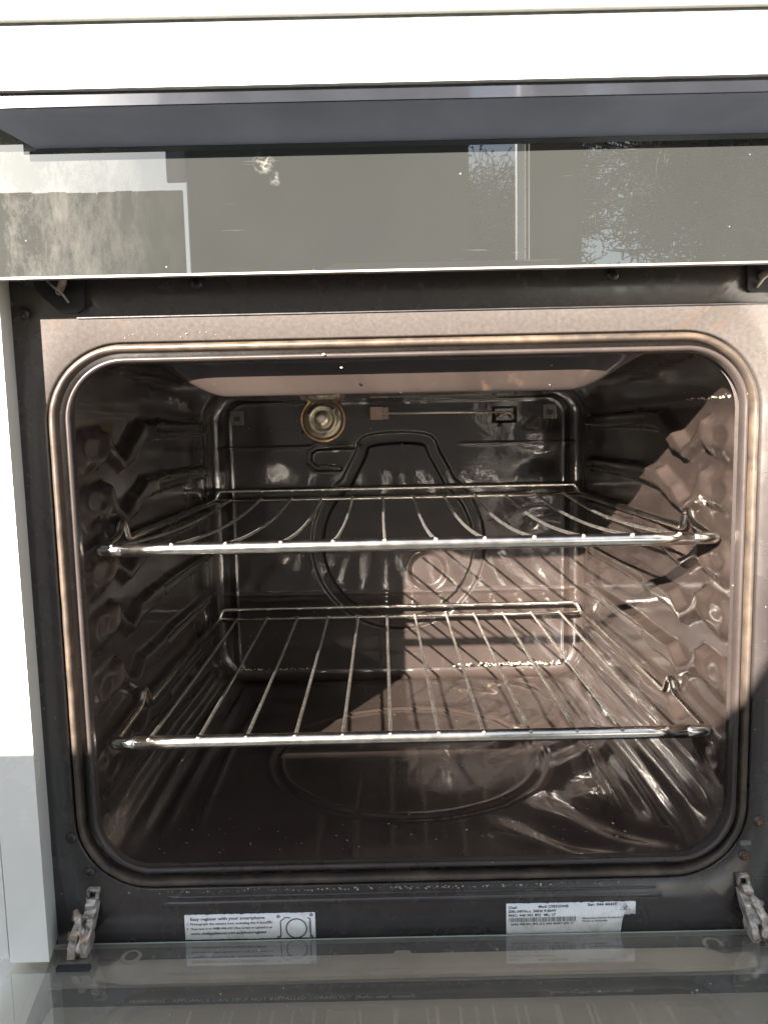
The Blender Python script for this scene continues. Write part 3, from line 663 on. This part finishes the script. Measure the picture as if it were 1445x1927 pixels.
# beige stretcher with its two hooked ears, seen through the glass
st_ = under(prism('stretcher', [(-0.2180, -0.0300), (-0.2180, -0.0190), (-0.2060, -0.0190), (-0.1850, -0.0135), (0.0, -0.0125), (0.0015, -0.0090), (0.0120, -0.0090), (0.0135, -0.0125), (0.2300, -0.0125), (0.2520, -0.0190), (0.2640, -0.0190), (0.2640, -0.0300), (0.2420, -0.0335), (-0.1950, -0.0345)], 'z', GZ - 0.0085, GZ - 0.0055, BEIGE, bevel=0.0005), dr_)
for s, x in ((1, -0.197), (-1, 0.240)):
    n = 24; V = []
    for i in range(n):
        a = 2 * math.pi * i / n; ro = 0.0078; V += [(x + ro * math.cos(a), -0.0105 + ro * 0.95 * math.sin(a), GZ - 0.0050), (x + 0.0048 * math.cos(a), -0.0095 + 0.0048 * math.sin(a), GZ - 0.0050)]
    under(mesh_np('hook_ear', V, grid_faces(n, 2, True), BEIGE, None, smooth=False), dr_)
    under(prism('ear_stem', [(x - 0.0075 , -0.0125), (x - 0.0030, -0.0168), (x + 0.0045, -0.0172), (x + 0.0070, -0.0135), (x + 0.0075, -0.0215), (x - 0.0140 * s - 0.002, -0.0215)], 'z', GZ - 0.0054, GZ - 0.0050, BEIGE), dr_)
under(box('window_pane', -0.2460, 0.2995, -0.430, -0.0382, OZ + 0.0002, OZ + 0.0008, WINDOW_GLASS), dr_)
DARKBAND = plain('printed_dark_border', (0.045, 0.052, 0.050), 0.25, var=0.1)
under(box('printed_border', -0.2460, 0.2995, -0.0378, -0.0120, OZ + 0.0002, OZ + 0.0006, DARKBAND), dr_)
def dtext(s, x, y, size, width, m=GREY_INK):
    o = text('warning_lettering', s, x, y, OZ + 0.0008, size, m, None, flat=True, width=width); return under(o, dr_)
dtext('⚠ WARNING - APPLIANCE CAN TIP IF NOT INSTALLED CORRECTLY  (Refer user manual)', -0.200, -0.0355, 0.0040, 0.214)
dtext('DO NOT USE HARSH ABRASIVE CLEANERS', 0.112, -0.0350, 0.0030, 0.060)

# door hinges
for s, hx in ((-1, -0.2330), (1, 0.2720)):
    hg = empty('door_hinge', (hx, -0.01, -0.365), parent=oven); onto(hg)
    hg['label'] = 'greasy cast metal hinge arm at the %s of the dropped door' % ('left' if s < 0 else 'right')
    def hb(o): return under(o, hg)
    lean = -s * 0.007
    def sheared(name, pts, xa, xb, bevel=0.0007):
        bm = bmesh.new(); add_prism(bm, pts, 'x', xa, xb)
        bmesh.ops.subdivide_edges(bm, edges=bm.edges, cuts=1)
        for v in bm.verts: v.co.x += lean * (v.co.z + 0.385) / 0.04 
        o = bobj(name, bm, GREASE, bevel=bevel, smooth=False); return hb(o)
    # slotted keeper at the top, hook, cheek plate, roller and foot
    kx = hx
    sheared('keeper_loop', [(-0.0005, -0.3395), (-0.0035, -0.3400), (-0.0040, -0.3480), (-0.0005, -0.3500)], kx - 0.0048, kx - 0.0022)
    sheared('keeper_loop', [(-0.0005, -0.3395), (-0.0035, -0.3400), (-0.0040, -0.3480), (-0.0005, -0.3500)], kx + 0.0022, kx + 0.0048)
    sheared('keeper_bridge', [(-0.0005, -0.3388), (-0.0040, -0.3390), (-0.0045, -0.3412), (-0.0005, -0.3415)], kx - 0.0047, kx + 0.0047)
    sheared('hinge_hook', [(-0.0002, -0.3470), (-0.0060, -0.3455), (-0.0095, -0.3485), (-0.0085, -0.3530), (-0.0120, -0.3560), (-0.0105, -0.3610), (-0.0060, -0.3625), (-0.0040, -0.3570), (-0.0002, -0.3560)], kx - 0.0030, kx + 0.0042)
    sheared('hinge_arm', [(-0.0005, -0.3500), (-0.0075, -0.3510), (-0.0140, -0.3570), (-0.0150, -0.3640), (-0.0205, -0.3690), (-0.0215, -0.3780), (-0.0180, -0.3840), (-0.0060, -0.3840), (-0.0040, -0.3760), (-0.0070, -0.3700), (-0.0030, -0.3640)], kx + s * -0.0036 - 0.0024, kx + s * -0.0036 + 0.0024)
    sheared('cheek_plate', [(-0.0040, -0.3590), (-0.0120, -0.3600), (-0.0190, -0.3650), (-0.0210, -0.3740), (-0.0200, -0.3842), (-0.0060, -0.3842), (-0.0030, -0.3740)], kx + s * 0.0055 - 0.0030, kx + s * 0.0055 + 0.0030)
    sheared('web_plate', [(-0.0030, -0.3600), (-0.0100, -0.3610), (-0.0150, -0.3680), (-0.0160, -0.3842), (-0.0040, -0.3842)], kx - 0.0030, kx + 0.0030)
    hb(tube('roller_pin', [(kx - 0.0085, -0.0130, -0.3700), (kx + 0.0085, -0.0130, -0.3700)], 0.0032, GREASE, n=14))
    hb(tube('roller_pin', [(kx - 0.0065, -0.0085, -0.3585), (kx + 0.0050, -0.0085, -0.3585)], 0.0022, GREASE, n=12))
    hb(tube('torn_grease', smooth_path([(kx - 0.004, -0.009, -0.352), (kx + 0.001, -0.015, -0.360), (kx + 0.003, -0.017, -0.368), (kx + 0.001, -0.020, -0.378)]), 0.0026, GREASE, rf=lambda t: 0.7 + 0.5 * math.sin(t * 9) ** 2)).name = 'grease_ridge'

# ------------------------------------------------------------------ racks
def make_rack(name, z, yf, yb, rail_z, fronts, backs, sag, lab, grp, kink):
    rk = empty(name, (XC, (yf + yb) / 2, z), lab, 'oven rack', grp)
    def pr(o): o.parent = rk; o.location = -Vector(rk.location); return o
    xl, xr = -0.2165, 0.2515; rfb = 0.0050; rs = 0.0035
    pr(tube('front_bar', [(xl + 0.018 + (xr - xl - 0.036) * t, yf, z + 0.0002 * math.sin(t * 5)) for t in np.linspace(0, 1, 14)], rfb, CHROME, n=16, rf=lambda t: 1))
    for x in (xl, xr):
        y0 = kink
        sg = 1 if x < 0 else -1
        p = round_corners([(x + 0.0185 * sg, yf, z + 0.0001), (x + 0.011 * sg, yf, z), (x, yf + 0.001, z), (x, yf + 0.012, z + 0.001), (x, y0 - 0.020, z + 0.0040), (x, y0 - 0.010, z + 0.0060), (x, y0 - 0.002, z + 0.0150), (x, y0 + 0.004, z + 0.0145), (x, y0 + 0.012, z - 0.0005), (x, y0 + 0.030, z), (x, yb, z)], 0.006)
        pr(tube('side_bar', p, rs, CHROME, n=12, rf=lambda t: 1.0 if t > 0.22 else 1.0 + 0.43 * min(1, (0.22 - t) / 0.06)))
    pr(tube('back_bar', [(xl + t * (xr - xl), yb - 0.004, z) for t in (0, .25, .5, .75, 1)], 0.0024, CHROME, n=10))
    g = round_corners([(xl, yb - 0.004, z), (xl + 0.002, yb - 0.001, z + rail_z * 0.5), (xl + 0.006, yb, z + rail_z), (xr - 0.006, yb, z + rail_z), (xr - 0.002, yb - 0.001, z + rail_z * 0.5), (xr, yb - 0.004, z)], 0.006)
    pr(tube('guard_rail', g, 0.0026, CHROME, n=10))
    for a, b in zip(fronts, backs):
        n = 16; p = []
        for i in range(n + 1):
            t = i / n; p.append((a + (b - a) * t + random.gauss(0, 0.00008), yf - 0.001 + (yb - 0.006 - yf) * t, z + 0.0032 * (1 - t) + 0.0018 * t - sag * 4 * t * (1 - t)))
        p.insert(0, (a, yf - 0.0035, z + 0.0030)); p.append((b, yb - 0.002, z + 0.0012))
        rod = pr(tube('rod', p, 0.00142, FINE_CHROME, n=8))
        bmw = bmesh.new(); bmesh.ops.create_icosphere(bmw, subdivisions=2, radius=0.0017)
        for v in bmw.verts: v.co = v.co * (1 + 0.15 * math.sin(v.co.x * 3000 + a * 99)) + Vector((a, yf - 0.0030, z + 0.0036))
        bobj('weld', bmw, WELD, rod, smooth=True)
    return rk
FR_U = [-0.2061, -0.1606, -0.1197, -0.0782, -0.0389, 0.0002, 0.0384, 0.0756, 0.1128, 0.1498, 0.1868, 0.2220]
FR_L = [-0.1875, -0.1490, -0.1115, -0.0735, -0.0361, 0.0014, 0.0390, 0.0744, 0.1108, 0.1469, 0.1824, 0.2176]
BK_L = [-0.1921, -0.1539, -0.1144, -0.0752, -0.0363, 0.0009, 0.0372, 0.0774, 0.1132, 0.1502, 0.1868, 0.2233]
BK_U = [x for x in (-0.196, -0.157, -0.118, -0.079, -0.040, -0.001, 0.038, 0.077, 0.116, 0.155, 0.194, 0.229)]
G = 'chromed wire racks on the oven runners'
make_rack('oven_rack', -0.0865, 0.028, 0.425, 0.0120, FR_U, BK_U, 0.0085, 'upper chromed wire rack with bowed rods, below the oven lamp', G, 0.080)
make_rack('oven_rack', -0.2405, 0.032, 0.418, 0.0125, FR_L, BK_L, 0.0012, 'lower chromed wire rack with straight rods, above the oven floor', G, 0.110)

# crumbs and crust: countless flecks
bm = bmesh.new()
def fleck(x, y, z, r):
    m_ = bmesh.ops.create_icosphere(bm, subdivisions=1, radius=r)
    for v in m_['verts']: v.co = Vector((v.co.x * random.uniform(.7, 1.5), v.co.y * random.uniform(.7, 1.4), v.co.z * random.uniform(.4, .9))) + Vector((x, y, z))
for _ in range(70): fleck(random.uniform(-0.19, 0.23), random.uniform(0.02, 0.06) if random.random() < .6 else random.uniform(0.06, 0.4), -0.3275 + 0.0008, random.uniform(0.0002, 0.0006))
for _ in range(6): fleck(random.uniform(0.02, 0.2), random.uniform(0.03, 0.06), -0.3272, random.uniform(0.0005, 0.0012))
for _ in range(90):
    x = random.triangular(0.08, 0.235, 0.20); fleck(x, 0.427 + random.uniform(-.002, .004), -0.312 + random.uniform(-.0015, .002) + (0.02 * max(0, x - 0.215)), random.uniform(0.0006, 0.0020))
for _ in range(60): fleck(random.uniform(-0.20, -0.10), 0.427, -0.312 + random.uniform(-.001, .001), random.uniform(0.0004, 0.0012))
for _ in range(140): fleck(random.gauss(0.0, 0.10), -0.0016, -0.3445 + random.gauss(0, .0006), random.uniform(0.0002, 0.0008))
for _ in range(40): fleck(0.2575, random.uniform(0.0, 0.11), 0.0195 + random.gauss(0, .0006), random.uniform(0.0003, 0.0012))
for _ in range(14): fleck(random.uniform(-0.2, -0.1), -0.0006, 0.0705 - random.random() * .004, random.uniform(0.0002, 0.0005))
fleck(-0.0395, -0.003, 0.0530, 0.0015); fleck(-0.0275, -0.001, 0.0440, 0.0010)
for _ in range(60): fleck(random.uniform(-0.2, 0.25), random.uniform(-0.10, -0.01), GZ + 0.0004, random.uniform(0.0002, 0.0007))
cr = bobj('crumbs', bm, CRUST, smooth=True); cr['kind'] = 'stuff'; cr['label'] = 'dried food crumbs and crust scattered on the oven floor, rim and glass'; cr['category'] = 'crumbs'

# ------------------------------------------------------------------ what the glass and enamel reflect: the yard behind the camera
def ground_mat():
    m, nt, p = mat('pale_concrete'); v = coords(nt); n1 = noise(nt, 2.0, 8, 0.6, v); n2 = noise(nt, 90, 3, 0.5, v)
    c = mixc(nt, n1.outputs[0], (0.145, 0.125, 0.10), (0.22, 0.19, 0.155)); nt.links.new(c, p.inputs['Base Color']); p.inputs['Roughness'].default_value = 0.85
    bump(nt, p, n2.outputs[0], 0.4, 0.003); return m
g = box('ground', -60, 60, -60, 60, -0.95, -0.65, ground_mat()); g['kind'] = 'structure'
VC = 0.45
def mir(u, v, yd):
    """world point at y = -yd seen in the grill glass at photo pixel (u, v)"""
    d = Fv + Rv * ((u - 722.5) / F_PX) - Uv * ((v - 963.5) / F_PX); d = d / d.y; t = VC + yd
    return Vector((d.x * t, -yd, d.z * t))
DARKWALL = plain('dark_green_cladding', (0.050, 0.055, 0.047), 0.8, var=0.2, vscale=3)
BROWNWALL = plain('red_brown_cladding', (0.11, 0.075, 0.06), 0.85, var=0.2, vscale=2)
def clad_wall(name, xa, xb, ya, yb, ztop, m, lab, step=0.14):
    e = empty(name, ((xa + xb) / 2, ya, -0.65), lab, 'wall')
    z = -0.65
    while z < ztop - 0.01:
        z2 = min(z + step, ztop); o = box('board', xa, xb, ya, yb, z + 0.004, z2, m if z > 1.0 else m); o.parent = e; o.location = -Vector(e.location); z = z2
    o = box('wall_core', xa + 0.01, xb - 0.01, yb + 0.002 if yb > ya else ya + 0.01, yb + 0.05, -0.65, ztop - 0.01, m); o.parent = e; o.location = -Vector(e.location)
    return e
p1 = mir(362, 500, 3.0); p2 = mir(883, 500, 3.0)
e = clad_wall('shed_wall', p1.x, p2.x, -3.06, -3.0, 2.6, DARKWALL, 'dark clad shed wall standing behind the photographer')
for nm, a, b, y0, z0, z1, m in (('corner_board', mir(346, 0, 3.0).x, p1.x, -3.04, -0.65, 2.6, WHITE_TRIM), ('gutter_box', mir(298, 0, 2.98).x, mir(346, 0, 2.98).x, -2.99, mir(320, 343, 2.98).z, 2.6, BLACK_PLASTIC)):
    o = box(nm, a, b, y0, -2.97, z0, z1, m); o.parent = e; o.location = -Vector(e.location)
p1 = mir(989, 500, 3.4); p2 = mir(1093, 500, 3.4)
clad_wall('porch_wall', p1.x, p2.x, -3.46, -3.4, 2.9, BROWNWALL, 'narrow brown clad porch wall beside the white post')
p1 = mir(973, 500, 3.3); p2 = mir(987, 500, 3.3)
post = empty('porch_post', ((p1.x + p2.x) / 2, -3.3, -0.65), 'slim white painted porch post beside the narrow porch wall', 'post')
o = box('post_shaft', p1.x, p2.x, -3.35, -3.3, -0.60, 3.0, WHITE, bevel=0.004); o.parent = post; o.location = -Vector(post.location)
o = box('post_foot', p1.x - 0.02, p2.x + 0.02, -3.37, -3.28, -0.65, -0.598, GREY_PLASTIC); o.parent = post; o.location = -Vector(post.location)
# brown fence at the left, top at v = 360
pt = mir(150, 362, 4.2); xr_ = mir(346, 400, 4.2).x
fn = empty('timber_fence', (xr_ - 2, -4.2, -0.65), 'weathered brown timber fence to the left of the shed wall', 'fence')
FENCE = plain('weathered_timber', (0.15, 0.10, 0.07), 0.85, var=0.3, vscale=6, bmp=0.4)
x = xr_ - 3.6; first = None
while x < xr_:
    if first is None:
        first = box('paling', 0, 0.0995, -0.011, 0.011, 0, pt.z + 0.65, FENCE); o = first
    else:
        o = first.copy(); C.objects.link(o)
    o.parent = fn; o.location = (x - fn.location.x, random.uniform(-.004, .004), random.uniform(-.008, .004)); x += 0.1
for z in (0.4, 1.2):
    o = box('rail', xr_ - 3.6, xr_, -4.26, -4.215, -0.65 + z, -0.65 + z + 0.07, FENCE); o.parent = fn; o.location = -Vector(fn.location)
# unseen slab added in place of the photographer, outlined to cut off the low sun
T = 0.75; ox, oz = -SUN.x / SUN.y * T, -SUN.z / SUN.y * T
fp = [(-0.60, -0.2320), (0.030, -0.2320), (0.060, -0.2260), (0.085, -0.2160), (0.150, -0.2160), (0.235, -0.2230), (0.258, -0.2080), (0.285, -0.1650), (0.310, -0.1150), (0.350, -0.1000), (0.70, -0.1000)]
poly = [(a + ox, b + oz) for a, b in fp]
poly = poly + [(poly[-1][0], -0.65), (poly[0][0], -0.65)]
gw = empty('shadow_slab', (-0.3, -T, -0.65), 'unseen added slab, its stepped top shaped to shade the lower oven', 'wall')
o = prism('slab_body', poly, 'y', -T - 0.05, -T, plain('slab_grey', (0.24, 0.23, 0.21), 0.9, var=0.15, vscale=9, bmp=0.4, bscale=60)); o.parent = gw; o.location = -Vector(gw.location)

# trees
BARK = plain('tree_bark', (0.09, 0.07, 0.055), 0.9, var=0.3, vscale=8)
LEAF = plain('olive_leaf', (0.060, 0.065, 0.035), 0.6, var=0.4, vscale=4)
def tree(name, x, y, h, lab, seed, leaves):
    r = random.Random(seed); segs = []; tips = []
    def grow(p, d, L, rad, lev):
        q = p; n = 4
        for i in range(n):
            d = (d + Vector((r.gauss(0, .13), r.gauss(0, .13), r.gauss(0.02, .08)))).normalized(); q2 = q + d * L / n
            segs.append((q, q2, rad * (1 - i / n * 0.4), rad * (1 - (i + 1) / n * 0.4), lev)); q = q2
            if lev < 5 and (i > 0 or lev > 0):
                for _ in range(1 if lev < 1 else 2):
                    ax = Vector((r.gauss(0, 1), r.gauss(0, 1), r.gauss(0, 0.5))).normalized()
                    nd = (d * 0.75 + ax * 0.75).normalized(); grow(q, nd, L * r.uniform(.5, .68), rad * 0.5, lev + 1)
        tips.append(q)
    grow(Vector((0, 0, 0)), Vector((0, 0, 1)), h * 0.55, h * 0.022, 0)
    root = empty(name, (x, y, -0.65), lab, 'tree', 'bare trees beyond the porch')
    for nm, sel, ns_ in (('trunk', lambda l: l <= 1, 7), ('branches', lambda l: l > 1, 3)):
        V = []; Fq = []
        for a, b, ra, rb2, lev in segs:
            if not sel(lev): continue
            t = (b - a).normalized(); u = t.orthogonal().normalized(); vv = t.cross(u); k = len(V)
            for c, rad in ((a, ra), (b, rb2)):
                for j in range(ns_):
                    g_ = 2 * math.pi * j / ns_; V.append(tuple(c + (u * math.cos(g_) + vv * math.sin(g_)) * max(rad, 0.007)))
            for j in range(ns_): Fq.append((k + j, k + (j + 1) % ns_, k + ns_ + (j + 1) % ns_, k + ns_ + j))
        o = mesh_np(nm, V, Fq, BARK, root)
    V = []; Fq = []
    for p in tips:
        for _ in range(leaves):
            c = p + Vector((r.gauss(0, .09), r.gauss(0, .09), r.gauss(0, .09))); a = Vector((r.gauss(0, 1), r.gauss(0, 1), r.gauss(0, 1))).normalized() * 0.035; b = a.orthogonal().normalized() * 0.014; k = len(V)
            V += [tuple(c - a), tuple(c + b), tuple(c + a), tuple(c - b)]; Fq.append((k, k + 1, k + 2, k + 3))
    mesh_np('crown', V, Fq, LEAF, root, smooth=False)
    return root
q = mir(1265, 500, 7.5); tree('yard_tree', q.x, -7.5, 4.6, 'spreading dark tree beyond the right end of the porch', 3, 1)
q = mir(1470, 500, 6.5); tree('yard_tree', q.x, -6.5, 4.0, 'dense small tree furthest right beyond the porch', 9, 1)
q = mir(935, 500, 11.0); tree('yard_tree', q.x, -11.0, 5.4, 'distant thin tree seen between shed wall and porch post', 5, 1)
